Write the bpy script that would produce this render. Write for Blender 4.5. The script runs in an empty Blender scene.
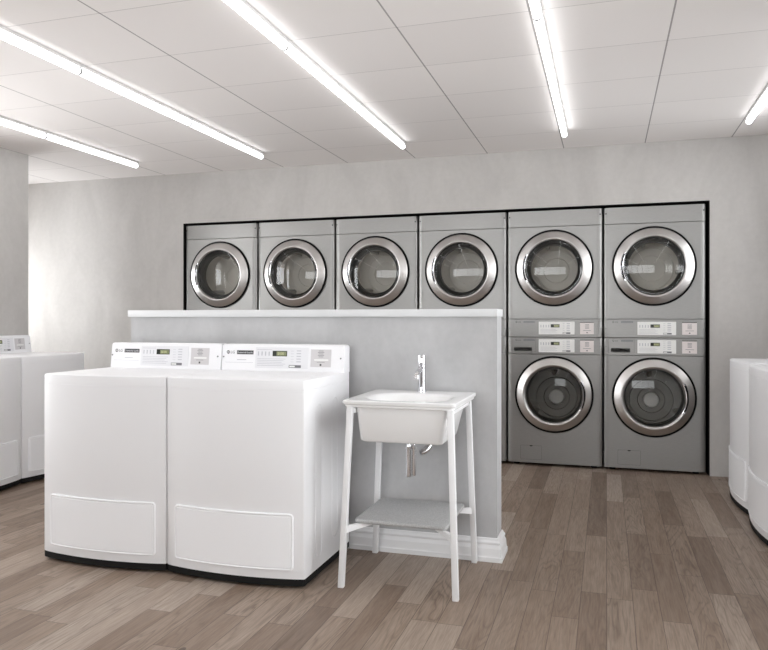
import bpy, bmesh, math, random
from mathutils import Vector, Matrix
PI = math.pi
random.seed(7)
scn = bpy.context.scene
C = scn.collection

# ------------------------------------------------------------------ camera, world, exposure
H_CAM = 1.1034
cd = bpy.data.cameras.new('camera'); cam = bpy.data.objects.new('camera', cd); C.objects.link(cam)
cam.location = (0, 0, H_CAM); cam.rotation_euler = (PI/2, 0, math.radians(17.064))
cd.sensor_width = 36; cd.lens = 725.19/768*36; cd.shift_y = -(325-318.95)/768
cd.clip_start = .02
scn.camera = cam
scn.view_settings.view_transform = 'Standard'; scn.view_settings.look = 'None'
scn.view_settings.gamma = 1; scn.view_settings.use_curve_mapping = False
scn.view_settings.exposure = 0.06
WORLD_STRENGTH = 14.0; FRONT_LEVEL = .42; SIDE_RIGHT = .40
TUBE_STRENGTH = 5.2
world = bpy.data.worlds.new('daylight'); scn.world = world; world.use_nodes = True
wt = world.node_tree; wt.nodes.clear()
wo = wt.nodes.new('ShaderNodeOutputWorld'); wb = wt.nodes.new('ShaderNodeBackground')
wb.inputs[0].default_value = (.975, .985, 1.0, 1); wb.inputs[1].default_value = WORLD_STRENGTH
wt.links.new(wb.outputs[0], wo.inputs[0])
# sky brightness weighted by direction to balance the room light, strongest from the left
wg_ = wt.nodes.new('ShaderNodeNewGeometry') if False else wt.nodes.new('ShaderNodeTexCoord')
wx = wt.nodes.new('ShaderNodeSeparateXYZ'); wt.links.new(wg_.outputs['Generated'], wx.inputs[0])
wr = wt.nodes.new('ShaderNodeMapRange'); wr.inputs['From Min'].default_value = -1; wr.inputs['From Max'].default_value = 1
wr.inputs['To Min'].default_value = 0; wr.inputs['To Max'].default_value = 1; wt.links.new(wx.outputs[0], wr.inputs['Value'])
wc = wt.nodes.new('ShaderNodeValToRGB'); e = wc.color_ramp.elements
e[0].position = 0; e[0].color = (1, 1, 1, 1); e[1].position = 1; e[1].color = (SIDE_RIGHT,)*3+(1,)
m_ = e.new(.5); m_.color = (FRONT_LEVEL,)*3+(1,)
wt.links.new(wr.outputs[0], wc.inputs[0])
wm = wt.nodes.new('ShaderNodeMath'); wm.operation = 'MULTIPLY'; wm.inputs[1].default_value = WORLD_STRENGTH
wt.links.new(wc.outputs[0], wm.inputs[0]); wt.links.new(wm.outputs[0], wb.inputs[1])
def portal(name, loc, rot, sx, sy):
    l = bpy.data.lights.new(name, 'AREA'); l.shape = 'RECTANGLE'; l.size = sx; l.size_y = sy
    l.cycles.is_portal = True
    o = bpy.data.objects.new(name, l); C.objects.link(o); o.location = loc; o.rotation_euler = rot
FRONT_Y, RIGHT_X, ALC_X, WALL_Y, CEIL, LEFT_X = -3.0, 1.32, -5.7, 5.54, 2.371, -4.285
portal('portal_front', (-1.55, FRONT_Y-.06, 1.62), (-PI/2, 0, PI), 4.9, 1.25)
portal('portal_alcove', (ALC_X-.06, 5.04, 1.35), (0, -PI/2, 0), .9, 1.0)
portal('portal_alcove_side', (-5.225, 4.38, 1.35), (-PI/2, 0, PI), .45, 1.7)
portal('portal_left', (LEFT_X-.12, 2.32, 1.3), (0, -PI/2, 0), 2.1, .65)
portal('portal_left_high', (LEFT_X-.12, 3.28, 1.68), (0, -PI/2, 0), 1.25, 1.0)
portal('portal_right', (RIGHT_X+.10, 2.0, 1.3), (0, PI/2, 0), 2.1, 1.9)
portal('portal_right_high', (RIGHT_X+.10, 4.25, 1.68), (0, PI/2, 0), 1.25, 2.2)

# ------------------------------------------------------------------ materials
def srgb(*c):
    return tuple(((v/255)/12.92 if v/255 <= .04045 else ((v/255+.055)/1.055)**2.4) for v in c) + (1,)
def mat(name, col, rough=.5, metal=0, spec=.5, coat=0, emit=None, estr=0):
    m = bpy.data.materials.new(name); m.use_nodes = True
    b = m.node_tree.nodes['Principled BSDF']
    b.inputs['Base Color'].default_value = col; b.inputs['Roughness'].default_value = rough
    b.inputs['Metallic'].default_value = metal; b.inputs['Specular IOR Level'].default_value = spec
    b.inputs['Coat Weight'].default_value = coat
    if emit: b.inputs['Emission Color'].default_value = emit; b.inputs['Emission Strength'].default_value = estr
    return m
class NT:
    def __init__(s, m): s.t = m.node_tree; s.b = s.t.nodes['Principled BSDF']
    def n(s, ty, **kw):
        x = s.t.nodes.new(ty)
        for k, v in kw.items(): setattr(x, k, v)
        return x
    def l(s, a, b): s.t.links.new(a, b)
    def val(s, sock, v):
        if hasattr(v, 'is_output') or hasattr(v, 'links'): s.l(v, sock)
        else: sock.default_value = v
    def math(s, op, a, b=0.0, c=None):
        x = s.n('ShaderNodeMath', operation=op); s.val(x.inputs[0], a); s.val(x.inputs[1], b)
        if c is not None: s.val(x.inputs[2], c)
        return x.outputs[0]
    def xyz(s, v):
        x = s.n('ShaderNodeSeparateXYZ'); s.l(v, x.inputs[0]); return x.outputs
    def comb(s, a, b, c):
        x = s.n('ShaderNodeCombineXYZ'); [s.val(x.inputs[i], v) for i, v in enumerate((a, b, c))]; return x.outputs[0]
    def noise(s, vec, scale, detail=4, rough=.55, dist=0):
        x = s.n('ShaderNodeTexNoise'); s.l(vec, x.inputs['Vector']); x.inputs['Scale'].default_value = scale
        x.inputs['Detail'].default_value = detail; x.inputs['Roughness'].default_value = rough; x.inputs['Distortion'].default_value = dist
        return x.outputs[0]
    def ramp(s, fac, stops):
        x = s.n('ShaderNodeValToRGB'); e = x.color_ramp.elements
        while len(e) < len(stops): e.new(.5)
        for k, (p, c) in enumerate(stops): e[k].position = p; e[k].color = c
        s.l(fac, x.inputs[0]); return x.outputs[0]
    def mix(s, fac, a, b, mode='MIX'):
        x = s.n('ShaderNodeMix', data_type='RGBA', blend_type=mode); s.val(x.inputs[0], fac)
        s.val(x.inputs[6], a); s.val(x.inputs[7], b); return x.outputs[2]
    def bump(s, h, strength, dist=.01):
        x = s.n('ShaderNodeBump'); x.inputs['Strength'].default_value = strength; x.inputs['Distance'].default_value = dist
        s.l(h, x.inputs['Height']); s.l(x.outputs[0], s.b.inputs['Normal'])

def plaster(name, c0, c1):
    m = mat(name, c0, .75, spec=.25); k = NT(m)
    tc = k.n('ShaderNodeTexCoord').outputs['Object']
    p = k.xyz(tc)
    v = k.comb(k.math('MULTIPLY', p[0], 2.2), k.math('MULTIPLY', p[1], 2.2), k.math('MULTIPLY', p[2], .9))
    n1 = k.noise(v, 1.6, 6, .6, .6); n2 = k.noise(tc, 26, 4, .6)
    f = k.math('ADD', k.math('MULTIPLY', n1, .75), k.math('MULTIPLY', n2, .25))
    k.l(k.ramp(f, [(.34, c0), (.66, c1)]), k.b.inputs['Base Color'])
    k.bump(f, .18, .006)
    return m
M = {}
M['wall'] = plaster('grey_plaster', srgb(181, 178, 175), srgb(196, 193, 190))
M['half'] = plaster('cool_grey_plaster', srgb(175, 175, 176), srgb(192, 192, 193))
M['dark_niche'] = mat('niche_shade_black', srgb(18, 18, 18), .9, spec=.1)  # near black puts the shade of the niche gaps into the colour
M['trim'] = mat('white_trim_paint', srgb(232, 232, 233), .4)
M['cap'] = mat('white_cap_paint', srgb(212, 213, 214), .5)
M['enamel'] = mat('white_enamel', srgb(238, 238, 240), .38, spec=.45)
M['console'] = mat('white_console_plastic', srgb(238, 238, 240), .45)
M['base_black'] = mat('black_base_plastic', srgb(20, 20, 20), .6, spec=.2)
M['foot'] = mat('black_rubber', srgb(22, 22, 22), .8)
M['plate_grey'] = mat('control_overlay_film', srgb(226, 226, 229), .45)
M['plate_white'] = mat('white_overlay_film', srgb(234, 234, 232), .5)
M['coin'] = mat('coin_plate_film', srgb(204, 201, 202), .4)
M['coin_light'] = mat('coin_plate_pale_film', srgb(224, 216, 214), .45)
M['ink'] = mat('grey_print', srgb(120, 120, 124), .6)
M['ink_pale'] = mat('pale_grey_print', srgb(188, 188, 194), .6)
M['ink_dark'] = mat('dark_print', srgb(58, 58, 60), .5)
M['lcd_dark'] = mat('display_bezel', srgb(44, 46, 40), .25)
M['lcd'] = mat('display_lcd', srgb(128, 132, 98), .3)
M['lcd_digit'] = mat('display_digits', srgb(205, 208, 160), .4)
M['gasket'] = mat('black_gasket', srgb(9, 9, 9), .7, spec=.15)
M['door_inner'] = mat('charcoal_door_plastic', srgb(64, 64, 62), .35)
M['chrome'] = mat('polished_chrome', srgb(225, 225, 228), .08, metal=1)
M['satin'] = mat('satin_silver', srgb(204, 201, 199), .36, metal=1)
M['drum'] = mat('drum_steel', srgb(170, 168, 165), .38, metal=.85)
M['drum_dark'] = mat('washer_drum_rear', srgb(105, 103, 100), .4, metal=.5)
M['drum_light'] = mat('dryer_drum_steel', srgb(240, 236, 230), .5)
M['hub'] = mat('drum_hub_steel', srgb(236, 235, 233), .4)
M['ceramic'] = mat('white_ceramic', srgb(236, 236, 236), .22, spec=.5, coat=.2)
M['leg'] = mat('white_powder_coat', srgb(230, 230, 231), .45)
M['lamp_housing'] = mat('lamp_housing_grey', srgb(205, 204, 203), .5)
M['endcap'] = mat('lamp_end_cap', srgb(190, 190, 190), .5)
M['tube'] = mat('lit_tube', (1, 1, 1, 1), .5, emit=(.97, .985, 1, 1), estr=TUBE_STRENGTH)
M['frame'] = mat('window_frame_paint', srgb(90, 92, 95), .4)

def drum_mat():
    m = mat('perforated_drum', srgb(120, 118, 116), .35, metal=.7); k = NT(m)
    tc = k.n('ShaderNodeTexCoord').outputs['Object']; p = k.xyz(tc)
    a = k.math('ARCTAN2', p[2], p[0])
    u = k.math('MULTIPLY', a, 14.0); v = k.math('MULTIPLY', p[1], 60.0)
    fu = k.math('SUBTRACT', k.math('FRACT', u), .5); fv = k.math('SUBTRACT', k.math('FRACT', v), .5)
    d = k.math('SQRT', k.math('ADD', k.math('MULTIPLY', fu, fu), k.math('MULTIPLY', fv, fv)))
    hole = k.math('LESS_THAN', d, .2)
    k.l(k.mix(hole, srgb(122, 120, 118), srgb(30, 30, 30)), k.b.inputs['Base Color'])
    return m
M['drum_wall'] = drum_mat()

def steel():
    m = mat('brushed_stainless', srgb(158, 157, 155), .42, metal=.55); k = NT(m)
    tc = k.n('ShaderNodeTexCoord').outputs['Object']; p = k.xyz(tc)
    v = k.comb(k.math('MULTIPLY', p[0], 8), k.math('MULTIPLY', p[1], 8), k.math('MULTIPLY', p[2], 260))
    n = k.noise(v, 3, 3, .6)
    k.l(k.ramp(n, [(.3, srgb(148, 147, 145)), (.7, srgb(158, 157, 155))]), k.b.inputs['Base Color'])
    k.val(k.b.inputs['Roughness'], k.math('ADD', k.math('MULTIPLY', n, .12), .30))
    return m
M['steel'] = steel()
M['recess'] = mat('drawer_recess', srgb(92, 92, 90), .5, metal=.3)

def stone():
    m = mat('grey_speckled_shelf', srgb(150, 150, 150), .6); k = NT(m)
    tc = k.n('ShaderNodeTexCoord').outputs['Object']
    n = k.noise(tc, 210, 3, .7)
    k.l(k.ramp(n, [(.3, srgb(150, 150, 150)), (.7, srgb(192, 192, 192))]), k.b.inputs['Base Color'])
    return m
M['shelf'] = stone()

def glass(name, tint, ior):
    m = bpy.data.materials.new(name); m.use_nodes = True; t = m.node_tree; t.nodes.clear()
    o = t.nodes.new('ShaderNodeOutputMaterial'); mx = t.nodes.new('ShaderNodeMixShader')
    fr = t.nodes.new('ShaderNodeFresnel'); fr.inputs[0].default_value = ior
    tr = t.nodes.new('ShaderNodeBsdfTransparent'); tr.inputs[0].default_value = tint
    gl = t.nodes.new('ShaderNodeBsdfGlossy'); gl.inputs['Roughness'].default_value = .015
    t.links.new(fr.outputs[0], mx.inputs[0]); t.links.new(tr.outputs[0], mx.inputs[1])
    t.links.new(gl.outputs[0], mx.inputs[2]); t.links.new(mx.outputs[0], o.inputs[0])
    return m
M['door_glass'] = glass('smoked_door_glass', (.90, .90, .88, 1), 1.5)
M['dryer_glass'] = glass('clear_door_glass', (.90, .90, .88, 1), 1.55)
M['pane'] = glass('window_glass', (.97, .98, .98, 1), 1.45)

def ceiling_mat():
    m = mat('ceiling_panels', srgb(214, 212, 211), .85, spec=.15); k = NT(m)
    tc = k.n('ShaderNodeTexCoord').outputs['Object']; p = k.xyz(tc)
    def line(c, off, step, w):
        f = k.math('FRACT', k.math('ADD', k.math('DIVIDE', k.math('SUBTRACT', c, off), step), 100.5))
        return k.math('LESS_THAN', k.math('ABSOLUTE', k.math('SUBTRACT', f, .5)), w/step/2)
    a = line(p[0], -3.7149, .5685, .0075); b = line(p[1], WALL_Y, .5019, .0045)
    ix = k.math('FLOOR', k.math('DIVIDE', k.math('ADD', p[0], 3.7149), .5685))
    iy = k.math('FLOOR', k.math('DIVIDE', k.math('SUBTRACT', p[1], WALL_Y), .5019))
    wn = k.n('ShaderNodeTexWhiteNoise', noise_dimensions='2D'); k.l(k.comb(ix, iy, 0), wn.inputs['Vector'])
    base = k.mix(wn.outputs['Value'], srgb(231, 227, 225), srgb(235, 231, 229))
    base = k.mix(k.math('MULTIPLY', b, .38), base, srgb(110, 108, 106))
    base = k.mix(k.math('MULTIPLY', a, .62), base, srgb(84, 80, 78))
    k.l(base, k.b.inputs['Base Color'])
    return m
M['ceiling'] = ceiling_mat()

def wood():
    m = mat('oak_plank_floor', srgb(130, 112, 100), .42, spec=.4); k = NT(m)
    tc = k.n('ShaderNodeTexCoord').outputs['Object']; p = k.xyz(tc)
    PW, PL = .098, .80
    xr = k.math('DIVIDE', p[0], PW); row = k.math('FLOOR', xr); fx = k.math('FRACT', xr)
    w1 = k.n('ShaderNodeTexWhiteNoise', noise_dimensions='1D'); k.l(row, w1.inputs['W'])
    yr = k.math('ADD', k.math('DIVIDE', p[1], PL), k.math('MULTIPLY', w1.outputs['Value'], 7.3))
    col = k.math('FLOOR', yr); fy = k.math('FRACT', yr)
    w2 = k.n('ShaderNodeTexWhiteNoise', noise_dimensions='2D'); k.l(k.comb(row, col, 0), w2.inputs['Vector'])
    w3 = k.n('ShaderNodeTexWhiteNoise', noise_dimensions='2D'); k.l(k.comb(k.math('ADD', row, 31.7), col, 0), w3.inputs['Vector'])
    off = k.math('MULTIPLY', w2.outputs['Value'], 40)
    off2 = k.math('MULTIPLY', w3.outputs['Value'], 23)
    # long grain with cathedral figure
    v1 = k.comb(k.math('ADD', k.math('MULTIPLY', p[0], 9), off), k.math('ADD', k.math('MULTIPLY', p[1], 1.1), off2), 0)
    fig = k.noise(v1, 1.0, 3, .5, .5)
    rings = k.math('ABSOLUTE', k.math('SINE', k.math('MULTIPLY', fig, 46)))
    v2 = k.comb(k.math('ADD', k.math('MULTIPLY', p[0], 210), off), k.math('MULTIPLY', p[1], 9), off2)
    fine = k.noise(v2, 1.0, 3, .6)
    v3 = k.comb(k.math('ADD', k.math('MULTIPLY', p[0], 26), off), k.math('ADD', k.math('MULTIPLY', p[1], 2.4), off2), 0)
    mid = k.noise(v3, 1.0, 4, .6, .3)
    tone = k.ramp(w2.outputs['Value'], [(0, srgb(116, 96, 81)), (.22, srgb(144, 124, 108)), (.7, srgb(164, 146, 131)), (1, srgb(179, 164, 151))])
    g = k.mix(k.math('MULTIPLY', k.math('POWER', k.math('SUBTRACT', 1.0, rings), 1.6), k.math('MULTIPLY', w3.outputs['Value'], .7)), tone, srgb(92, 75, 63))
    g = k.mix(k.math('MULTIPLY', k.math('SUBTRACT', fine, .22), 1.05), g, srgb(84, 69, 58))
    g = k.mix(k.math('MULTIPLY', k.math('SUBTRACT', mid, .35), .5), g, srgb(192, 177, 163))
    # knots
    vk = k.n('ShaderNodeTexVoronoi'); vk.inputs['Scale'].default_value = 1.0
    k.l(k.comb(k.math('MULTIPLY', p[0], 2.6), k.math('MULTIPLY', p[1], 1.1), 3.3), vk.inputs['Vector'])
    kn = k.math('LESS_THAN', vk.outputs['Distance'], .035)
    g = k.mix(k.math('MULTIPLY', kn, .7), g, srgb(60, 46, 38))
    def edge(f, w): return k.math('LESS_THAN', k.math('MINIMUM', f, k.math('SUBTRACT', 1.0, f)), w)
    e = k.math('MAXIMUM', edge(fx, .012), edge(fy, .0016))
    g = k.mix(k.math('MULTIPLY', e, .7), g, srgb(60, 48, 40))
    k.l(g, k.b.inputs['Base Color'])
    k.val(k.b.inputs['Roughness'], k.math('ADD', .36, k.math('MULTIPLY', fine, .16)))
    k.bump(k.math('SUBTRACT', fine, e), .08, .002)
    return m
M['floor'] = wood()

# ------------------------------------------------------------------ mesh helpers
def obj(name, bm, m, parent=None, smooth=None, bevel=0, seg=2, loc=(0, 0, 0)):
    bmesh.ops.remove_doubles(bm, verts=bm.verts, dist=1e-6)
    if bevel:
        es = [e for e in bm.edges if len(e.link_faces) == 2 and e.calc_face_angle(0) > .5]
        bmesh.ops.bevel(bm, geom=es, offset=bevel, segments=seg, affect='EDGES', profile=.5)
    bmesh.ops.recalc_face_normals(bm, faces=bm.faces)
    me = bpy.data.meshes.new(name); bm.to_mesh(me); bm.free()
    me.materials.append(m)
    o = bpy.data.objects.new(name, me); C.objects.link(o); o.location = loc
    if parent: o.parent = parent
    if smooth is None: smooth = bool(bevel)
    if smooth:
        me.polygons.foreach_set('use_smooth', [True]*len(me.polygons))
        me.set_sharp_from_angle(angle=math.radians(38))
    return o
def nb(): return bmesh.new()
def box(bm, x0, x1, y0, y1, z0, z1):
    v = [bm.verts.new((x, y, z)) for z in (z0, z1) for y in (y0, y1) for x in (x0, x1)]
    for f in ((0, 1, 3, 2), (4, 6, 7, 5), (0, 4, 5, 1), (2, 3, 7, 6), (0, 2, 6, 4), (1, 5, 7, 3)):
        bm.faces.new([v[i] for i in f])
    return bm
def B(*a): return box(nb(), *a)
def loops(bm, rings, closed=True, cap0=False, cap1=False):
    vs = [[bm.verts.new(p) for p in r] for r in rings]
    n = len(vs[0])
    for a, b in zip(vs, vs[1:]):
        for i in range(n if closed else n-1):
            j = (i+1) % n
            bm.faces.new((a[i], a[j], b[j], b[i]))
    if cap0: bm.faces.new(vs[0][::-1])
    if cap1: bm.faces.new(vs[-1])
    return bm
def lathe_y(bm, prof, cx, cz, n=72, cap0=False, cap1=False):   # axis along y
    rings = [[(cx+r*math.cos(2*PI*i/n), y, cz+r*math.sin(2*PI*i/n)) for i in range(n)] for r, y in prof]
    return loops(bm, rings, True, cap0, cap1)
def lathe_z(bm, prof, cx, cy, n=32, cap0=False, cap1=False):
    rings = [[(cx+r*math.cos(2*PI*i/n), cy+r*math.sin(2*PI*i/n), z) for i in range(n)] for r, z in prof]
    return loops(bm, rings, True, cap0, cap1)
def tube(bm, pts, r, n=14, cap=True):
    pts = [Vector(p) for p in pts]; rings = []
    rr = r if isinstance(r, (list, tuple)) else [r]*len(pts)
    up = None
    for i, p in enumerate(pts):
        d = (pts[min(i+1, len(pts)-1)] - pts[max(i-1, 0)]).normalized()
        if up is None: up = Vector((0, 0, 1)) if abs(d.z) < .9 else Vector((1, 0, 0))
        a = d.cross(up).normalized(); b = a.cross(d).normalized(); up = b
        rings.append([p + rr[i]*(a*math.cos(2*PI*k/n)+b*math.sin(2*PI*k/n)) for k in range(n)])
    return loops(bm, rings, True, cap, cap)
def rrect(x0, x1, z0, z1, r, n=6):
    pts = []
    for cx, cz, a0 in ((x1-r, z1-r, 0), (x0+r, z1-r, PI/2), (x0+r, z0+r, PI), (x1-r, z0+r, 1.5*PI)):
        for k in range(n+1):
            a = a0+PI/2*k/n; pts.append((cx+r*math.cos(a), cz+r*math.sin(a)))
    return pts
def text_bm(bm, s, size, x, z, y, stretch=1.0):
    cu = bpy.data.curves.new('txt', 'FONT'); cu.body = s; cu.size = size; cu.resolution_u = 2
    o = bpy.data.objects.new('txt', cu); C.objects.link(o)
    dg = bpy.context.evaluated_depsgraph_get(); me = bpy.data.meshes.new_from_object(o.evaluated_get(dg))
    off = len(bm.verts); bm.from_mesh(me); bm.verts.ensure_lookup_table()
    for v in bm.verts[off:]: v.co = Vector((x+v.co.x*stretch, y, z+v.co.y))
    bpy.data.objects.remove(o); bpy.data.curves.remove(cu); bpy.data.meshes.remove(me)
    return bm
def flat(bm, x0, x1, z0, z1, y, d=.0004):
    return box(bm, x0, x1, y-d, y, z0, z1)

def thing(name, label, cat, loc=(0, 0, 0), rz=0, group=None):
    o = bpy.data.objects.new(name, None); C.objects.link(o); o.empty_display_size = .1
    o.location = loc; o.rotation_euler = (0, 0, rz); o['label'] = label; o['category'] = cat
    if group: o['group'] = group
    return o
def struct(name, bm, m, parent=None, **kw):
    o = obj(name, bm, m, parent, **kw)
    if parent is None: o['kind'] = 'structure'
    return o
def dup(root, loc, rz, label, group=None):
    r = root.copy(); C.objects.link(r); r.location = loc; r.rotation_euler = (0, 0, rz); r['label'] = label
    if group: r['group'] = group
    for ch in list(root.children):
        c = ch.copy(); C.objects.link(c); c.parent = r
        for g in list(ch.children):
            d = g.copy(); C.objects.link(d); d.parent = c
    return r

# ------------------------------------------------------------------ the room
NX0, NX1, NZ, ND = -3.533, .692, 1.9358, .80
T = .16
struct('floor', B(ALC_X-.3, RIGHT_X+T, FRONT_Y-T, WALL_Y+ND+.2, -.12, 0), M['floor'])
struct('ceiling', B(ALC_X-.3, RIGHT_X+T, FRONT_Y-T, WALL_Y+ND+.2, CEIL, CEIL+.12), M['ceiling'])
bm = nb()
box(bm, ALC_X-.3, NX0, WALL_Y, WALL_Y+T, 0, CEIL)
box(bm, NX1, RIGHT_X+T, WALL_Y, WALL_Y+T, 0, CEIL)
box(bm, NX0, NX1, WALL_Y, WALL_Y+T, NZ, CEIL)
struct('wall_back', bm, M['wall'])
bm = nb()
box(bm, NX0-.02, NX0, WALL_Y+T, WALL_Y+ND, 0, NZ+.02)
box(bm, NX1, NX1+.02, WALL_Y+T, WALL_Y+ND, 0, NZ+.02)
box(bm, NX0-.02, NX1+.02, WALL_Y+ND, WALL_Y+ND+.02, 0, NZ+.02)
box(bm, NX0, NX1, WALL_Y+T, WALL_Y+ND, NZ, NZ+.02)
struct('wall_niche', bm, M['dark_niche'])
# reveal lining the recess, in the same shade black as the gaps
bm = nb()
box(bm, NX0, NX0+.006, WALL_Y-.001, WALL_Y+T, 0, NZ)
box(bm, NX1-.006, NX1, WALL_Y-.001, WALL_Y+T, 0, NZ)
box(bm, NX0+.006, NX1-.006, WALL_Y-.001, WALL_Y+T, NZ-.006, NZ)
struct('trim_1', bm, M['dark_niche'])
def wall_with_openings(name, x0, x1, y0, y1, holes, along):
    bm = nb(); c = y0 if along == 'y' else x0; end = y1 if along == 'y' else x1
    def seg(a, b, z0, z1):
        if along == 'y': box(bm, x0, x1, a, b, z0, z1)
        else: box(bm, a, b, y0, y1, z0, z1)
    for a0, a1, z0, z1 in holes:
        seg(c, a0, 0, CEIL); seg(a0, a1, 0, z0); seg(a0, a1, z1, CEIL); c = a1
    seg(c, end, 0, CEIL)
    struct(name, bm, M['wall'])
def glazing(name, label, loc, rz, w, h, n):
    r = thing(name, label, 'window', loc, rz); r['kind'] = 'structure'
    bm = nb(); box(bm, -w/2, w/2, -.03, .03, 0, .05); box(bm, -w/2, w/2, -.03, .03, h-.05, h)
    for k in range(n+1):
        x = -w/2+.025+k*(w-.05)/n; box(bm, x-.025, x+.025, -.028, .028, .05, h-.05)
    obj('window_frame', bm, M['frame'], r)
    bm = nb(); v = [bm.verts.new(q) for q in ((-w/2+.02, 0, .03), (w/2-.02, 0, .03), (w/2-.02, 0, h-.03), (-w/2+.02, 0, h-.03))]; bm.faces.new(v)
    obj('window_pane', bm, M['pane'], r)
wall_with_openings('wall_left', LEFT_X-.18, LEFT_X, FRONT_Y, 4.566, [(2.0, 2.65, .2, 2.3), (2.78, 3.78, 1.05, 2.3)], 'y')
wall_with_openings('wall_right', RIGHT_X, RIGHT_X+T, FRONT_Y, WALL_Y, [(1.05, 2.95, .2, 2.3), (3.15, 5.35, 1.05, 2.3)], 'y')
wall_with_openings('wall_alcove', ALC_X, LEFT_X-.18, 4.36, 4.54, [(-5.45, -5.0, .5, 2.2)], 'x')
glazing('window_added_3', 'added unseen tall window in the left wall beside the camera', (LEFT_X-.09, 2.325, .2), PI/2, .65, 2.1, 1)  # added out of view to let daylight in from the left
glazing('window_added_4', 'added unseen long window in the right wall beside the camera', (RIGHT_X+.07, 2.0, .2), PI/2, 1.9, 2.1, 2)  # unseen opening, added to light the room from the right
glazing('window_added_6', 'added unseen high window in the left wall above the washers', (LEFT_X-.09, 3.28, 1.05), PI/2, 1.0, 1.25, 1)  # added daylight source for the right-hand washer fronts, out of view
glazing('window_added_7', 'added unseen high window in the right wall above the washers', (RIGHT_X+.07, 4.25, 1.05), PI/2, 2.2, 1.25, 2)  # added out of view to light the left washers and back wall
glazing('window_added_5', 'added unseen window in the side of the alcove behind the left wall', (-5.225, 4.45, .5), 0, .45, 1.7, 1)  # added to brighten the left part of the back wall
# storefront behind the camera
WX0, WX1, WZ0, WZ1 = -4.0, .9, 1.0, 2.25
bm = nb()
box(bm, LEFT_X, WX0, FRONT_Y-T, FRONT_Y, 0, CEIL); box(bm, WX1, RIGHT_X, FRONT_Y-T, FRONT_Y, 0, CEIL)
box(bm, WX0, WX1, FRONT_Y-T, FRONT_Y, 0, WZ0); box(bm, WX0, WX1, FRONT_Y-T, FRONT_Y, WZ1, CEIL)
struct('wall_front', bm, M['wall'])
glazing('window_1', 'wide storefront window behind the camera', ((WX0+WX1)/2, FRONT_Y-.08, WZ0), 0, WX1-WX0, WZ1-WZ0, 6)
glazing('window_2', 'tall window at the far end of the alcove', (ALC_X-.07, 5.04, .9), PI/2, 1.0, .9, 1)
bm = nb(); box(bm, ALC_X-.15, ALC_X, 4.54, WALL_Y, 0, .9); box(bm, ALC_X-.15, ALC_X, 4.54, WALL_Y, 1.8, CEIL)
struct('wall_alcove_end', bm, M['wall'])

# half wall with cap and baseboard
HX0, HX1, HY0, HY1 = -2.43, -.477, 3.31, 3.45
struct('wall_half', B(HX0, HX1, HY0, HY1, 0, 1.114), M['half'])
struct('trim_2', B(HX0-.010, HX1+.004, HY0-.016, HY1+.02, 1.114, 1.149), M['cap'], bevel=.002)
prof = [(.026, 0), (.026, .020), (.023, .024), (.022, .030), (.020, .058), (.015, .070), (.013, .076), (.016, .080), (.016, .086),
        (.010, .094), (.006, .104), (0, .104)]
bm = nb()
path = [((HX0, HY1), (-1, 1)), ((HX0, HY0), (-1, -1)), ((HX1, HY0), (1, -1)), ((HX1, HY1), (1, 1))]
rings = [[(px+sx*o_, py+(sy*o_), z) for o_, z in prof + [(0, 0)]] for (px, py), (sx, sy) in path]
vs = [[bm.verts.new(p) for p in r] for r in rings]
for i in range(4):
    a, b = vs[i], vs[(i+1) % 4]
    for k in range(len(prof)): bm.faces.new((a[k], b[k], b[k+1], a[k+1]))
struct('baseboard_half', bm, M['trim'])

# ------------------------------------------------------------------ ceiling tubes
def make_tube():
    t = thing('ceiling_light', '', 'ceiling light')
    L = .996
    bm = nb(); box(bm, -.019, .019, 0, L, -.018, 0)
    obj('housing', bm, M['lamp_housing'], t, bevel=.002)
    n = 20; r = .0175; bm = nb()
    loops(bm, [[(r*math.cos(2*PI*i/n), y, -.035+r*math.sin(2*PI*i/n)) for i in range(n)] for y in (.006, L-.006)], True, True, True)
    obj('tube', bm, M['tube'], t, smooth=True)
    for y0, y1 in ((.001, .006), (L-.006, L-.001)):
        bm = nb(); r2 = .0192
        loops(bm, [[(r2*math.cos(2*PI*i/n), y, -.035+r2*math.sin(2*PI*i/n)) for i in range(n)] for y in (y0, y1)], True, True, True)
        obj('end_cap', bm, M['endcap'], t, smooth=True)
    return t
lt = None
rows = [(-3.7149, 'far left'), (-2.578, 'second'), (-1.441, 'middle'), (-.304, 'fourth'), (.833, 'far right')]
seg_word = {4: 'segment nearest the back wall', 3: 'middle segment', 2: 'segment nearest the viewer'}
visible = {0: (4, 3), 1: (4, 3, 2), 2: (4, 3, 2), 3: (4, 3, 2), 4: (4,)}
for i, (x, w) in enumerate(rows):
    for y in range(4, -3, -1):
        if y in visible[i]:
            if i == 4: lab = 'only white tube light showing in the far right ceiling row'
            elif i == 0 and y == 3: lab = 'white tube light in the far left ceiling row, cut by the picture edge'
            else: lab = 'white tube light in the %s ceiling row, %s' % (w if w != 'middle' else 'third', seg_word[y])
            g = 'tube lights on the ceiling in view'
        else:
            lab = 'lit ceiling tube light outside the picture, towards the storefront'; g = 'tube lights on the ceiling nearer than the frame'
        loc = (x+[.095, .068, .048, .034, .016][i], y+.004, CEIL)
        if lt is None: lt = make_tube(); lt.location = loc; lt['label'] = lab; lt['group'] = g
        else: dup(lt, loc, 0, lab, g)

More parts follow.
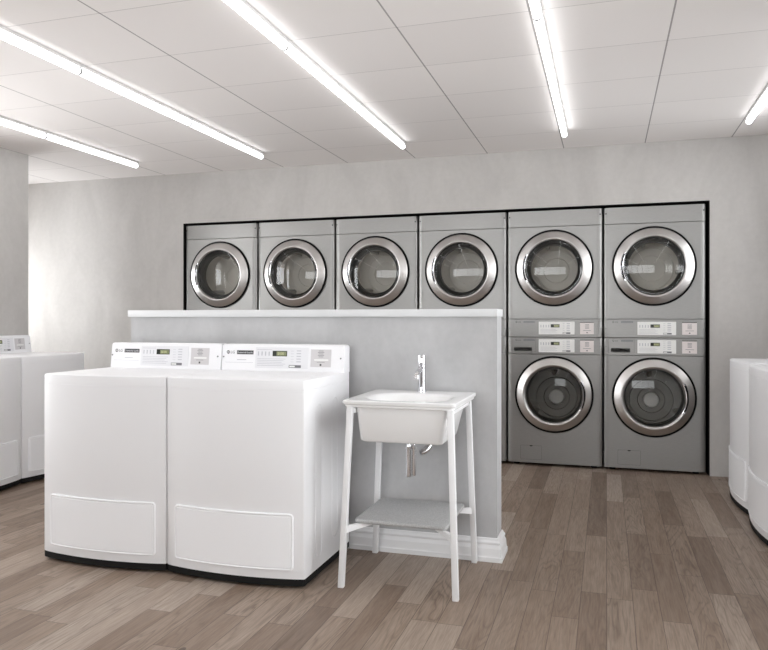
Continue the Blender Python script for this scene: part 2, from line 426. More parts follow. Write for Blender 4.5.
# ------------------------------------------------------------------ white top loader
W = .6475; DEP = .535; BUL = .036; RC = .009
def bul(x): u = 2*x/W-1; return -BUL*(1-u*u)
def outline(ins=0):
    x0, x1 = ins, W-ins; pts = []
    n = 26
    for k in range(5):
        a = PI+PI/2*k/4; pts.append((x0+RC+RC*math.cos(a), RC+ins+RC*math.sin(a)))
    for k in range(1, n):
        x = x0+RC+(x1-x0-2*RC)*k/n; pts.append((x, bul(x)*1.0+ins-bul(x0+RC)*(1-abs(2*k/n-1))**0*0))
    for k in range(5):
        a = 1.5*PI+PI/2*k/4; pts.append((x1-RC+RC*math.cos(a), RC+ins+RC*math.sin(a)))
    pts += [(x1, DEP-ins), (x0, DEP-ins)]
    return pts
def prism(bm, pts, zs, inss=None):
    rings = []
    for k, z in enumerate(zs):
        p = outline(inss[k]) if inss else pts
        rings.append([(x, y, z) for x, y in p])
    return loops(bm, rings, True, True, True)
def make_washer():
    t = thing('top_load_washer', '', 'washing machine')
    bm = nb(); prism(bm, None, [.040, .042, .8075, .8085], [.001, 0, 0, .0012])
    cab = obj('cabinet', bm, M['enamel'], t, smooth=True)
    bm = nb(); prism(bm, None, [.8085, .8095, .845, .850, .8525], [.0012, 0, 0, .0015, .006])
    obj('top_cover', bm, M['enamel'], t, smooth=True)
    # lid: thin rounded plate
    bm = nb(); lp = rrect(.05, W-.05, .03, .43, .03)
    loops(bm, [[(x, y, z) for x, y in rrect(.05+i_, W-.05-i_, .03+i_, .43-i_, .03-i_)] for z, i_ in ((.850, 0), (.8535, 0), (.8545, .003))], True, False, True)
    obj('lid', bm, M['enamel'], t, smooth=True)
    # service panel following the bulged front
    x0, x1, z0, z1, r = .048, W-.044, .074, .308, .018
    def ring(ins, off):
        X0, X1, Z0, Z1, R = x0+ins, x1-ins, z0+ins, z1-ins, r-ins
        us = [X0+R*(1-math.cos(PI/2*k/6)) for k in range(7)]
        us += [X0+R+(X1-X0-2*R)*k/18 for k in range(1, 18)]
        us += [X1-R+R*math.sin(PI/2*k/6) for k in range(7)]
        top, bot = [], []
        for u in us:
            d = max(0, (X0+R-u), (u-(X1-R)))
            c = R-math.sqrt(max(0, R*R-d*d))
            top.append((u, bul(u)-off, Z1-c)); bot.append((u, bul(u)-off, Z0+c))
        return top, bot
    bm = nb()
    lv = [(0, -.001), (.0012, .0055), (.003, .0068), (.006, .0068), (.0085, .0035), (.0115, .0035), (.0135, .0058)]
    vv = []
    for ins, off in lv:
        a, b = ring(ins, off); vv.append(([bm.verts.new(p) for p in a], [bm.verts.new(p) for p in b]))
    for (a, b), (c, d) in zip(vv, vv[1:]):
        for i in range(len(a)-1):
            bm.faces.new((a[i], a[i+1], c[i+1], c[i])); bm.faces.new((b[i], d[i], d[i+1], b[i+1]))
        bm.faces.new((a[0], c[0], d[0], b[0])); bm.faces.new((a[-1], b[-1], d[-1], c[-1]))
    a, b = vv[-1]
    for i in range(len(a)-1): bm.faces.new((a[i], a[i+1], b[i+1], b[i]))
    obj('service_panel', bm, M['enamel'], t, smooth=True)
    # pressed stadium ridges on both side walls
    for side in (0, 1):
        X = W if side else 0; s = 1 if side else -1
        for yc, hw_, za, zb in ((.155, .034, .085, .742), (.345, .034, .12, .752)):
            pts = []
            for k in range(25):
                a = PI*k/24; pts.append((yc+hw_*math.cos(a), zb-hw_+hw_*math.sin(a)))
            for k in range(25):
                a = PI+PI*k/24; pts.append((yc+hw_*math.cos(a), za+hw_+hw_*math.sin(a)))
            bm = nb(); rings = []
            for q in range(5):
                a = PI*q/4; dd = .0045*math.cos(a); h = .0022*math.sin(a)-.0004
                cy, cz = yc, (za+zb)/2
                rings.append([(X+s*h, y+dd*(1 if y > cy else -1)*min(1, abs(y-cy)/hw_), z+dd*(1 if z > cz else -1)*max(0, (abs(z-cz)-((zb-za)/2-hw_))/hw_)) for y, z in pts])
            loops(bm, rings, True)
            obj('side_rib', bm, M['enamel'], t, smooth=True)
    # black base and feet
    bm = nb(); prism(bm, None, [.011, .014, .040], [.003, .0005, .0003])
    box(bm, .03, W-.20, .012, DEP-.06, .004, .014); box(bm, W-.16, W-.06, .02, DEP-.06, .005, .014)
    obj('base', bm, M['base_black'], t, smooth=True)
    for x, y in ((.06, .05), (W-.06, .05), (.06, DEP-.06), (W-.06, DEP-.06)):
        bm = nb(); lathe_z(bm, [(.026, 0), (.026, .006), (.016, .009), (.016, .016)], x, y, 20, True, True)
        obj('foot', bm, M['foot'], t)
    # rear console: wedge with rounded upper corners
    def yf(z): return .466+(z-.850)*.12
    bm = nb(); n = 6; rc = .014
    prof = [(.850, 0.0)]
    zs = [.850, .90, .94, .98-rc] + [.98-rc+rc*math.sin(PI/2*k/n) for k in range(1, n+1)]
    ringF, ringB = [], []
    left = []; right = []
    for z in zs:
        d = max(0, z-(.98-rc)); ins = rc-math.sqrt(max(0, rc*rc-d*d))
        left.append((ins, z)); right.append((W-ins, z))
    poly = right + left[::-1]
    cx, cz = W/2, .915
    rings = [[(x, yf(z)+.0, z) for x, z in poly]]
    def shr(k_): return [(cx+(x-cx)*(1-k_/W*2), cz+(z-cz)*(1-k_/.065)) if z > .86 else (cx+(x-cx)*(1-k_/W*2), z) for x, z in poly]
    r0 = [(x, yf(z), z) for x, z in shr(.003)]
    r1 = [(x, yf(z)+.004, z) for x, z in poly]
    r2 = [(x, .541, z) for x, z in poly]
    loops(bm, [r0, r1, r2], True, True, True)
    con = obj('console', bm, M['console'], t, smooth=True)
    sl = .27
    def on(bm):    # lay flat artwork (y=0 plane) on the sloped face
        for v in bm.verts: v.co.y += yf(v.co.z)
        return bm
    def art(name, bm, m): return obj(name, on(bm), m, con)
    x_ = .021
    bm = nb(); c0 = (.034, .940); n = 24
    ang = [2*PI*k/n for k in range(n)]
    loops(bm, [[(c0[0]+.0085*math.cos(a), -.0003, c0[1]+.0085*math.sin(a)) for a in ang], [(c0[0]+.0055*math.cos(a), -.0006, c0[1]+.0055*math.sin(a)) for a in ang]], True, False, False)
    box(bm, .0325, .0345, -.0008, -.0003, .936, .946); box(bm, .0325, .0395, -.0008, -.0003, .934, .936)
    box(bm, .0285, .0305, -.0008, -.0003, .944, .946)
    text_bm(bm, 'LG', .019, .047, .9335, -.0008)
    art('logo', bm, M['ink_dark'])
    art('name_bar', flat(nb(), .082, .172, .930, .949, -.0002), M['ink_dark'])
    bm = nb(); text_bm(bm, 'Commercial Laundry', .0115, .0845, .9355, -.0012, .86)
    art('bar_lettering', bm, M['console'])
    bm = nb(); flat(bm, .021, .172, .8895, .8908, -.0002); flat(bm, .085, .135, .902, .905, -.0002)
    art('rule_line', bm, M['ink_pale'])
    art('control_plate', flat(nb(), .184, .462, .865, .965, -.0002, .0012), M['plate_grey'])
    art('display', flat(nb(), .276, .352, .923, .949, -.0014, .001), M['lcd_dark'])
    art('display_window', flat(nb(), .297, .349, .926, .946, -.0024, .0005), M['lcd'])
    bm = nb(); text_bm(bm, '0:00', .017, .304, .930, -.0034, 1.1); art('display_digits', bm, M['lcd_digit'])
    bm = nb(); p_ = -.0014
    for k in range(4): flat(bm, .197+k*.019, .203+k*.019, .925, .945, p_)
    for k in range(5): flat(bm, .195, .345-.01*(k % 3), .909-k*.008, .911-k*.008, p_)
    for k in range(5):
        z = .948-k*.013
        flat(bm, .372, .388, z, z+.0015, p_); flat(bm, .402, .425, z, z+.004, p_)
    flat(bm, .192, .27, .953, .955, p_)
    art('printed_lines', bm, M['ink_pale'])
    bm = nb(); flat(bm, .364, .427, .869, .882, p_); art('status_label', bm, M['ink'])
    art('status_window', flat(nb(), .367, .395, .872, .879, p_-.0006), M['plate_white'])
    art('coin_plate', flat(nb(), .476, .579, .875, .958, -.0002, .0012), M['coin'])
    bm = nb()
    for k in range(5): flat(bm, .516-.004*(k % 2), .540+.004*(k % 2), .950-k*.007, .9525-k*.007, p_)
    flat(bm, .508, .548, .897, .899, p_)
    art('coin_print', bm, M['ink'])
    art('coin_band', flat(nb(), .494, .566, .905, .912, p_), M['plate_white'])
    art('coin_mark', flat(nb(), .523, .532, .881, .890, p_), M['ink_dark'])
    for x in (.010, .628):
        bm = nb(); lathe_y(bm, [(.004, -.0002), (.004, -.002), (.002, -.0025)], x, .917, 12, False, True)
        art('screw', bm, M['ink'])
    return t
wg = 'white top-load washers'
w0 = make_washer(); PITCH = .6512
w0.location = (-2.4755, 2.73, 0); w0['label'] = 'left one of the two white washers in front of the half wall'
w0['group'] = wg
dup(w0, (-2.4755+PITCH, 2.73, 0), 0, 'white top-load washer in front of half wall, next to the sink', wg)
LFX = -3.722
wl = dup(w0, (LFX, 4.515-W*.935, 0), PI/2, 'white washer standing at the far end of the left wall, by the alcove', wg)
wl2 = dup(w0, (LFX, 4.515-(W+PITCH)*.935, 0), PI/2, 'white washer cut off by the left edge of the picture', wg)
wl.scale = (.935, 1.035, 1); wl2.scale = (.935, 1.035, 1)
RFX = .757
dup(w0, (RFX, 5.085, 0), -PI/2, 'white washer on the right, the one nearer the stainless stacks and back wall', wg)
dup(w0, (RFX, 5.085-PITCH, 0), -PI/2, 'white washer cut by the right edge, nearest the viewer on that side', wg)

# ------------------------------------------------------------------ stainless stacked machines
SW = .6885; BV = .040; BD = .020; SD = .70
Zb = .019; Z1 = .839; Z2 = .967; Z3 = 1.1034; Z4 = 1.793; Z5 = 1.917
def front_xy():   # cross-section of the front from left to right
    pts = []
    n = 8
    for k in range(n+1):
        a = PI/2*k/n; pts.append((BV*(1-math.cos(a))**1.0, BD*(1-math.sin(a))))
    return pts + [(SW-x, y) for x, y in pts[::-1]]
def shell(bm, z0, z1, g=.0015, depth=.04):
    pts = front_xy() + [(SW-.002, depth), (.002, depth)]
    loops(bm, [[(x, y+(.002 if e else 0), z) for x, y in pts] for z, e in ((z0+g, 1), (z0+g+.002, 0), (z1-g-.002, 0), (z1-g, 1))], True, True, True)
    return bm
def shell_hole(bm, z0, z1, cx, cz, R, g=.0015, depth=.04):
    """section with round opening in its flat middle"""
    fx = front_xy(); half = len(fx)//2
    z0 += g; z1 -= g
    for side in (fx[:half], fx[half:]):
        loops(bm, [[(x, y, z) for x, y in side] for z in (z0, z1)], False)
    xa, xb = BV, SW-BV
    N = 96; out = []; inn = []; inn2 = []
    angs = sorted([2*PI*k/N for k in range(N)] + [math.atan2(zz-cz, xx-cx) % (2*PI) for xx in (xa, xb) for zz in (z0, z1)])
    for a in angs:
        c, s = math.cos(a), math.sin(a)
        tx = (xb-cx)/c if c > 1e-9 else ((xa-cx)/c if c < -1e-9 else 1e9)
        tz = (z1-cz)/s if s > 1e-9 else ((z0-cz)/s if s < -1e-9 else 1e9)
        t_ = min(tx, tz)
        out.append((cx+c*t_, 0, cz+s*t_)); inn.append((cx+R*c, 0, cz+R*s)); inn2.append((cx+R*c, depth, cz+R*s))
    loops(bm, [out, inn, inn2], True)
    # returns to the rear at both sides
    for x in (0, SW):
        loops(bm, [[(x, BD, z0), (x, BD, z1)], [(x+(.002 if x == 0 else -.002), depth, z0), (x+(.002 if x == 0 else -.002), depth, z1)]], False)
    for z in (z0, z1):
        vv = [bm.verts.new((x, y, z)) for x, y in fx + [(SW-.002, depth), (.002, depth)]]
        bm.faces.new(vv)
    return bm
def casing(bm, z0, z1):   # hollow sides, top, bottom, rear
    t_ = .003
    box(bm, .002, .002+t_, .04, SD, z0, z1); box(bm, SW-.002-t_, SW-.002, .04, SD, z0, z1)
    box(bm, .002, SW-.002, SD, SD+t_, z0, z1)
    box(bm, .002, SW-.002, .04, SD, z1-t_, z1); box(bm, .002, SW-.002, .04, SD, z0, z0+t_)
    return bm
def door_parts(t, cx, cz, handle_side, upper):
    s = handle_side   # -1 left, +1 right
    bm = nb(); lathe_y(bm, [(.270, -.001), (.2865, -.001), (.2865, -.009), (.284, -.0135), (.262, -.0135)], cx, cz, 96)
    door = obj('door', bm, M['gasket'], t, smooth=True)
    ri = .211 if upper else .215
    bm = nb()
    lathe_y(bm, [(.2725, -.006), (.2725, -.014), (.2705, -.0165), (.268, -.018), (ri+.012, -.041), (ri+.008, -.0425), (ri+.004, -.0415), (ri, -.038), (ri-.002, -.020)], cx, cz, 128)
    obj('door_ring', bm, M['satin'], door, smooth=True)
    bm = nb()
    if upper: lathe_y(bm, [(ri-.002, -.022), (ri-.012, -.010), (ri-.018, .0), (.176, .012), (.172, .03), (.172, .06)], cx, cz, 96)
    else: lathe_y(bm, [(ri-.009, -.010), (ri-.012, .0), (.196, .015), (.190, .05)], cx, cz, 96)
    obj('inner_ring', bm, M['door_inner'], door, smooth=True)
    if not upper:
        bm = nb(); lathe_y(bm, [(ri-.001, -.030), (ri-.004, -.029), (ri-.012, -.016), (ri-.013, -.006)], cx, cz, 96)
        obj('bright_bead', bm, M['satin'], door, smooth=True)
    if upper:
        bm = nb(); lathe_y(bm, [(ri-.010, -.0175), (ri-.0125, -.0195), (ri-.015, -.0175)], cx, cz, 96)
        obj('bright_bead', bm, M['chrome'], door, smooth=True)
    R = ri-(.006 if upper else .012); sag = .022; y0 = -.018; prof = []
    for k in range(13):
        r = R*(1-k/12); prof.append((max(r, .0008), y0-sag*(1-(r/R)**2)))
    bm = nb(); lathe_y(bm, prof, cx, cz, 96, False, True)
    obj('door_glass', bm, M['dryer_glass'] if upper else M['door_glass'], door, smooth=True)
    # recessed grip on one side of the ring
    bm = nb(); rows_ = []
    a0 = PI if s < 0 else 0
    for k in range(21):
        a = a0 + (k/20-.5)*.98
        rows_.append([(cx+r*math.cos(a), y, cz+r*math.sin(a)) for r, y in ((ri+.017, -.0395), (ri+.014, -.0435), (ri+.006, -.0455), (ri-.003, -.0425), (ri-.005, -.034))])
    loops(bm, rows_, False)
    obj('door_handle', bm, M['chrome'], door, smooth=True)
    bm = nb(); rows_ = []
    for k in range(21):
        a = a0 + (k/20-.5)*.86
        rows_.append([(cx+r*math.cos(a), y, cz+r*math.sin(a)) for r, y in ((ri+.013, -.0447), (ri+.0035, -.0465))])
    loops(bm, rows_, False)
    obj('grip_recess', bm, M['gasket'], door, smooth=True)
    # drum
    bm = nb(); rd = .235; yb = .30 if upper else .33
    lathe_y(bm, [(.19, .045), (rd-.01, .05), (rd, .06), (rd, yb)], cx, cz, 96)
    drum = obj('drum', bm, M['drum_light'] if upper else M['drum_wall'], t, smooth=True)
    for v in drum.data.vertices: v.co -= Vector((cx, 0, cz))
    drum.location = (cx, 0, cz)
    if not upper: drum.rotation_euler = (-math.radians(9), 0, 0)
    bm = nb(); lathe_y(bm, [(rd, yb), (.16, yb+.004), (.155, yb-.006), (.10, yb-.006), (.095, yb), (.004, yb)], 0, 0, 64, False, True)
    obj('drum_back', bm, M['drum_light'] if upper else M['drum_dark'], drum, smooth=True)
    for k in range(3):
        a = PI/2 + k*2*PI/3 + (.35 if upper else .1)
        e = Vector((math.cos(a), 0, math.sin(a))); f = Vector((-e.z, 0, e.x))
        bm = nb(); rings = []
        for y, h in ((.07, .02), (.10, .06), (yb-.04, .07), (yb-.002, .03)):
            b0 = e*rd; ring_ = []
            for q, (w_, hh_) in enumerate(((-.04, 0), (-.022, .6), (-.01, 1), (.01, 1), (.022, .6), (.04, 0))):
                p = b0+f*w_-e*(h*hh_-.004+ (0)); ring_.append((p.x, y, p.z))
            rings.append(ring_)
        loops(bm, rings, False)
        obj('drum_lifter', bm, M['drum'], drum, smooth=True)
    if not upper:
        bm = nb(); lathe_y(bm, [(.060, yb), (.060, yb-.02), (.054, yb-.03), (.03, yb-.036), (.002, yb-.038)], 0, 0, 40, False, True)
        box(bm, -.045, .045, yb-.040, yb-.030, -.003, .003)
        obj('drum_hub', bm, M['hub'], drum, smooth=True)
    return door
def panel_art(cp, z0, washer):
    """controls printed on the band z0..z0+.13; x fractions from the photograph"""
    P = lambda u: u*.70-.003
    def a(name, bm, m): return obj(name, bm, m, cp)
    zt = z0
    zlog = zt+(.111 if not washer else .106)
    bm = nb(); n = 20; cxl = P(.098); 
    ang = [2*PI*k/n for k in range(n)]
    loops(bm, [[(cxl+.0075*math.cos(q), -.0003, zlog+.0075*math.sin(q)) for q in ang], [(cxl+.0058*math.cos(q), -.0006, zlog+.0058*math.sin(q)) for q in ang]], True)
    box(bm, cxl-.001, cxl+.001, -.0008, -.0003, zlog-.003, zlog+.004); box(bm, cxl-.001, cxl+.0045, -.0008, -.0003, zlog-.0045, zlog-.003)
    text_bm(bm, 'LG', .016, cxl+.013, zlog-.0055, -.0008)
    a('logo', bm, M['ink_dark'])
    a('name_bar', flat(nb(), P(.175), P(.293), zlog-.007, zlog+.007, -.0001), M['ink'])
    bm = nb(); text_bm(bm, 'Commercial Laundry', .0102, P(.175)+.003, zlog-.0032, -.001, .88)
    a('bar_lettering', bm, M['steel'])
    if washer:
        bm = nb(); g = .0012
        for x0, x1, q0, q1 in ((P(.05), P(.305), z0+.016, z0+.0175), (P(.05), P(.305), z0+.1195, z0+.121), (P(.05), P(.05)+g, z0+.016, z0+.121), (P(.305)-g, P(.305), z0+.016, z0+.121)):
            box(bm, x0, x1, -.0004, 0, q0, q1)
        a('drawer_seam', bm, M['recess'])
        bm = nb(); x0, x1, q0, q1 = P(.075), P(.265), z0+.022, z0+.052
        rings = [[(x, y, z) for x, z in rrect(x0+i_, x1-i_, q0+i_, q1-i_, .006-i_*.4, 4)] for y, i_ in ((-.001, 0), (-.003, .001), (-.003, .003), (.0, .0045))]
        loops(bm, rings, True, False, True)
        a('drawer_handle', bm, M['recess'])
    zp0, zp1 = z0+(.018 if not washer else .016), z0+(.113 if not washer else .113)
    a('control_plate', obj_flat(P(.335), P(.708), zp0, zp1), M['plate_white'])
    h = zp1-zp0
    zd0, zd1 = zp0+h*.55, zp0+h*.80
    a('display', flat(nb(), P(.462), P(.553), zd0, zd1, -.0020, .001), M['lcd_dark'])
    a('display_window', flat(nb(), P(.493), P(.550), zd0+.003, zd1-.003, -.003, .0004), M['lcd'])
    bm = nb(); text_bm(bm, '0:00', .015, P(.498), zd0+.006, -.0038, 1.1); a('display_digits', bm, M['lcd_digit'])
    bm = nb()
    for k in range(4): flat(bm, P(.355+k*.027), P(.363+k*.027), zd0, zd1-.004, -.002)
    for k in range(4): flat(bm, P(.352), P(.53-.02*(k % 2)), zp0+.010+k*.009, zp0+.012+k*.009, -.002)
    for k in range(5): flat(bm, P(.585), P(.605), zp1-.014-k*.013, zp1-.012-k*.013, -.002); flat(bm, P(.625), P(.66), zp1-.016-k*.013, zp1-.011-k*.013, -.002)
    a('printed_lines', bm, M['ink_pale'])
    a('status_label', flat(nb(), P(.585), P(.665), zp0+.004, zp0+.016, -.002), M['ink'])
    a('status_window', flat(nb(), P(.588), P(.622), zp0+.0065, zp0+.0135, -.0026), M['plate_white'])
    zc0, zc1 = zp0+.003, zp1-.002
    a('coin_frame', obj_flat(P(.752), P(.912), zc0-.006, zc1+.008), M['steel'])
    a('coin_plate', flat(nb(), P(.764), P(.903), zc0, zc1-.006, -.0016, .001), M['coin_light'])
    a('coin_slot', flat(nb(), P(.764), P(.903), zc1-.006, zc1+.001, -.0016, .001), M['recess'])
    bm = nb(); m_ = P(.835)
    for k in range(4): flat(bm, m_-.014, m_+.014, zc1-.022-k*.009, zc1-.0185-k*.009, -.0027)
    flat(bm, m_-.028, m_+.028, zc0+.026, zc0+.029, -.0027); 
    a('coin_print', bm, M['ink'])
    bm = nb(); v = [bm.verts.new((m_+dx, -.0030, zc0+.008+dz)) for dx, dz in ((-.005, .004), (-.002, .008), (.002, .008), (.005, .004), (.005, 0), (-.005, 0))]; bm.faces.new(v)
    a('coin_mark', bm, M['ink_dark'])
    for x in (.014, SW-.014):
        bm = nb(); 
        yy = BD*(1-math.sin(math.acos(max(-1, 1-.014/BV))))
        lathe_y(bm, [(.0035, yy), (.0035, yy-.002), (.0015, yy-.0028)], x, z0+.062, 10, False, True)
        a('screw', bm, M['ink'])
def obj_flat(x0, x1, z0, z1, y=0, d=.0016):
    bm = nb(); return loops(bm, [[(x, yy, z) for x, z in rrect(x0+i, x1-i, z0+i, z1-i, .003, 3)] for yy, i in ((y, 0), (y-d*.7, 0), (y-d, .0006))], True, False, True)
def make_lower():
    t = thing('front_load_washer', '', 'washing machine')
    obj('casing', casing(nb(), Zb, Z2-.001), M['steel'], t)
    cz = .540; cx = SW/2-.002
    obj('front_panel', shell_hole(nb(), Zb+.002, Z1, cx, cz, .262), M['steel'], t, smooth=True)
    cp = obj('control_panel', shell(nb(), Z1, Z2), M['steel'], t, smooth=True)
    panel_art(cp, Z1, True)
    door_parts(t, cx, cz, +1, False)
    P = lambda u: u*.70-.003
    x0, x1, q0, q1 = P(.142), P(.367), .046, .152
    bm = nb(); w_ = .0013
    for i_, o_ in ((0, w_),):
        loops(bm, [[(x, -.0005, z) for x, z in rrect(x0, x1, q0, q1, .006)], [(x, -.0005, z) for x, z in rrect(x0+o_, x1-o_, q0+o_, q1-o_, .005)]], True)
    h = obj('filter_hatch', bm, M['recess'], t)
    bm = nb(); m_ = (x0+x1)/2; v = [bm.verts.new((m_+dx, -.0007, q1+dz)) for dx, dz in ((-.012, 0), (.012, 0), (.007, -.007), (-.007, -.007))]; bm.faces.new(v)
    obj('hatch_notch', bm, M['gasket'], h)
    for x, y in ((.06, .07), (SW-.06, .07), (.06, SD-.08), (SW-.06, SD-.08)):
        bm = nb(); lathe_z(bm, [(.022, 0), (.022, .010), (.012, .012), (.012, Zb+.002)], x, y, 16, True, True)
        obj('foot', bm, M['foot'], t)
    return t
def make_upper():
    t = thing('stacked_dryer', '', 'dryer')
    D = Z2
    obj('casing', casing(nb(), Z2+.001, Z5-.002), M['steel'], t)
    cz = 1.483; cx = SW/2-.002
    obj('front_panel', shell_hole(nb(), Z3, Z4, cx, cz, .262), M['steel'], t, smooth=True)
    cp = obj('control_panel', shell(nb(), Z2, Z3), M['steel'], t, smooth=True)
    panel_art(cp, Z2+.003, False)
    tp = obj('top_panel', shell(nb(), Z4, Z5), M['steel'], t, smooth=True)
    for x in (.014, SW-.014):
        yy = BD*(1-math.sin(math.acos(max(-1, 1-.014/BV))))
        bm = nb(); lathe_y(bm, [(.005, yy), (.005, yy-.002), (.002, yy-.003)], x, 1.872, 12, False, True)
        obj('screw', bm, M['gasket'], tp)
    door_parts(t, cx, cz, -1, True)
    # drop the local origin to the base of the dryer
    for ch in t.children: ch.location.z -= Z2
    t.location.z = Z2
    return t
place = ['leftmost', 'second from the left', 'third from the left', 'fourth from the left, above the half wall end', 'left one of the two fully visible stacks', 'rightmost, against the niche edge']
low = make_lower(); up = make_upper()
FY = WALL_Y+.006
for i in range(6):
    x = -3.5190+.70*i
    lu = 'stainless front-load dryer, upper row, ' + place[i]
    if i == 0:
        low.location = (x, FY, 0); L_ = low; up.location = (x, FY, Z2); U_ = up; up['label'] = lu
    else:
        L_ = dup(low, (x, FY, 0), 0, ''); U_ = dup(up, (x, FY, Z2), 0, lu)
    L_['label'] = {3: 'stainless washer mostly hidden by the half wall, only its right edge showing', 4: 'stainless front-load washer, lower row, just right of the half wall',
                   5: 'stainless front-load washer, lower row, at the right edge of the niche'}.get(i, 'stainless washer under the %s dryer, hidden behind the half wall' % place[i])
    L_['group'] = 'stainless washers in the lower row'; U_['group'] = 'stainless dryers in the upper row'

# ------------------------------------------------------------------ the sink
sx, sy = -.8075, 3.04
t = thing('utility_sink', 'white rectangular utility sink on four splayed legs with grey shelf', 'sink', (sx, sy, 0))
def loc(p): return (p[0]-sx, p[1]-sy, p[2])
def rr2(x0, x1, y0, y1, r, z, n=6): return [(x-sx, y-sy, z) for x, y in rrect(x0, x1, y0, y1, r, n)]
# basin: rim slab, recessed bowl inside, tapered bowl outside
X0, X1, Y0, Y1 = -1.043, -.567, 2.800, 3.284
bm = nb()
rings = [rr2(-.990, -.600, 2.822, 3.20, .022, .731), rr2(X0+.010, X1-.010, Y0+.010, Y1-.01, .02, .731), rr2(X0+.007, X1-.007, Y0+.007, Y1-.006, .02, .734), rr2(X0+.007, X1-.007, Y0+.007, Y1-.006, .02, .742), rr2(X0+.001, X1-.001, Y0+.001, Y1-.001, .018, .745),
         rr2(X0, X1, Y0, Y1, .018, .748), rr2(X0, X1, Y0, Y1, .018, .757), rr2(X0+.003, X1-.003, Y0+.003, Y1-.003, .018, .760),
         rr2(X0+.012, X1-.012, Y0+.012, Y1-.012, .02, .7605), rr2(X0+.045, X1-.045, Y0+.04, 3.175, .12, .7598, 6),
         rr2(X0+.058, X1-.058, Y0+.055, 3.160, .115, .7575), rr2(X0+.068, X1-.068, Y0+.065, 3.150, .11, .750), rr2(X0+.09, X1-.09, Y0+.07, 3.12, .08, .70), rr2(X0+.12, X1-.12, Y0+.10, 3.09, .07, .640), rr2(X0+.17, X1-.17, Y0+.14, 3.05, .05, .628)]
loops(bm, rings, True, False, True)
rings = [rr2(-.990, -.600, 2.822, 3.20, .022, .732), rr2(-.978, -.627, 2.838, 3.150, .022, .604), rr2(-.973, -.632, 2.843, 3.145, .022, .598), rr2(-.964, -.641, 2.852, 3.136, .02, .595)]
loops(bm, rings, True, False, True)
for v in bm.verts:
    if v.co.z > .70: v.co.z += .009
basin = obj('basin', bm, M['ceramic'], t, smooth=True)
bm = nb(); lathe_z(bm, [(.024, .6282), (.024, .631), (.016, .631), (.014, .629)], sx-sx, 2.98-sy, 24, False, True)
obj('drain', bm, M['chrome'], basin, smooth=True)
# legs
def bar(p, q, w, d):
    """rectangular bar from p (bottom) to q (top)"""
    bm = nb(); rings = []
    for c in (p, q): rings.append([loc((c[0]+a*w/2, c[1]+b*d/2, c[2])) for a, b in ((-1, -1), (1, -1), (1, 1), (-1, 1))])
    return loops(bm, rings, True, True, True)
feet = {(-1, -1): ((-1.0435, 2.800), (-1.010, 2.818)), (1, -1): ((-.5645, 2.797), (-.590, 2.818)),
        (-1, 1): ((-1.044, 3.262), (-1.010, 3.240)), (1, 1): ((-.572, 3.262), (-.597, 3.240))}
for kk, ((fx, fy), (tx, ty)) in feet.items():
    obj('leg', bar((fx, fy, 0), (tx, ty, .744), .025, .025), M['leg'], t, bevel=.003)
# apron rails under the rim
obj('rail', bar((0, 0, 0), (0, 0, 0), 0, 0) if False else box(nb(), *[v for v in (-1.01-sx, -.99-sx, 2.82-sy, 3.24-sy, .716, .738)]), M['leg'], t, bevel=.002)
obj('rail', box(nb(), -.61-sx, -.592-sx, 2.82-sy, 3.24-sy, .716, .738), M['leg'], t, bevel=.002)
# shelf and tapered braces to the legs
zs = .270
bm = nb(); S = (-1.006, -.613, 2.853, 3.243)
loops(bm, [rr2(S[0]+i, S[1]-i, S[2]+i, S[3]-i, .014, z) for z, i in ((zs-.018, .006), (zs-.016, .002), (zs-.012, 0), (zs-.005, 0), (zs-.001, .002), (zs, .006))], True, True, True)
obj('shelf', bm, M['shelf'], t, smooth=True)
for kk, ((fx, fy), (tx, ty)) in feet.items():
    f_ = .245/.738; a = Vector((fx+(tx-fx)*f_, fy+(ty-fy)*f_, 0)); b = Vector((-.81, 3.048, 0))
    d = (b-a).normalized(); nrm = Vector((-d.y, d.x, 0))*.008; e = a+d*.17
    bm = nb()
    rings = []
    for c, zb, zt in ((a, .222, .250), (a+d*.05, .231, .2525), (e, .246, .2525)):
        rings.append([loc((c.x+s_*nrm.x, c.y+s_*nrm.y, z)) for s_, z in ((-1, zb), (1, zb), (1, zt), (-1, zt))])
    loops(bm, rings, True, True, True)
    obj('shelf_brace', bm, M['leg'], t)
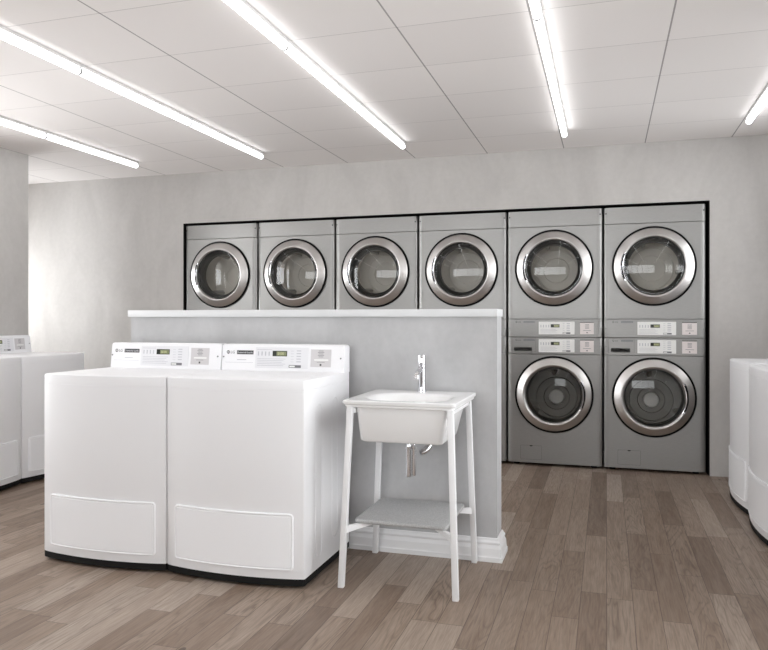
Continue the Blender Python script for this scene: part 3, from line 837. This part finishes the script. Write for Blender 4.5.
# bottle trap and waste pipe
bm = nb(); cx, cy = -.807-sx, 2.985-sy
lathe_z(bm, [(.016, .436), (.0185, .431), (.0125, .430)][::-1] + [(.0125, .436)], cx, cy, 24, True, False)
lathe_z(bm, [(.010, .431), (.0125, .433), (.0125, .552), (.0145, .553), (.0145, .562), (.0125, .563), (.009, .572), (.009, .606)], cx, cy, 24, True, True)
bm2 = bm; bm2.free(); bm = nb()
lathe_z(bm, [(.009, .430), (.012, .433), (.012, .548), (.0142, .549), (.0142, .560), (.012, .561), (.010, .570), (.010, .607)], cx, cy, 28, True, True)
obj('trap', bm, M['chrome'], t, smooth=True)
bm = nb(); lathe_z(bm, [(.006, .436), (.0085, .438), (.0085, .552), (.0098, .553), (.0098, .562), (.006, .566)], cx+.022, cy+.006, 24, True, True)
box(bm, cx+.006, cx+.022, cy-.002, cy+.010, .566, .574) if False else None
tube(bm, [(cx+.022, cy+.006, .560), (cx+.022, cy+.006, .575), (cx+.014, cy+.003, .583), (cx+.004, cy, .583)], .006)
obj('trap_outlet', bm, M['chrome'], t, smooth=True)
bm = nb(); pts = []
for k in range(9):
    a = PI/2*k/8; pts.append((cx+.030+.040*math.sin(a)+.015, cy+.03+.02*k/8, .548+.028*(1-math.cos(a))))
pts = [(cx+.045, cy+.03, .530), (cx+.057, cy+.04, .534), (cx+.070, cy+.05, .545), (cx+.078, cy+.06, .560), (cx+.080, cy+.07, .580), (cx+.080, cy+.07, .600)]
tube(bm, pts, [.011, .013, .014, .014, .012, .012], 16)
obj('waste_elbow', bm, M['chrome'], t, smooth=True)
# faucet
fx, fy = -.811, 3.236
ft = thing('faucet', 'chrome cylindrical mixer tap with short spout on the sink rim', 'faucet', (fx, fy, .7692))
bm = nb(); lathe_z(bm, [(.021, 0), (.021, .002), (.0195, .008), (.018, .022), (.0176, .050), (.0176, .124)], 0, 0, 40, True, True)
obj('faucet_body', bm, M['chrome'], ft, smooth=True)
bm = nb(); lathe_z(bm, [(.0165, .124), (.0165, .1255), (.0178, .126), (.0178, .166), (.017, .168), (.002, .168)], 0, 0, 40, False, True)
hd = obj('faucet_handle', bm, M['chrome'], ft, smooth=True)
bm = nb(); tube(bm, [(0, -.010, .112), (0, -.030, .107), (0, -.058, .100), (0, -.082, .092), (0, -.098, .082), (0, -.106, .066)], [.012, .0115, .011, .011, .0115, .0115], 18)
obj('faucet_spout', bm, M['chrome'], ft, smooth=True)
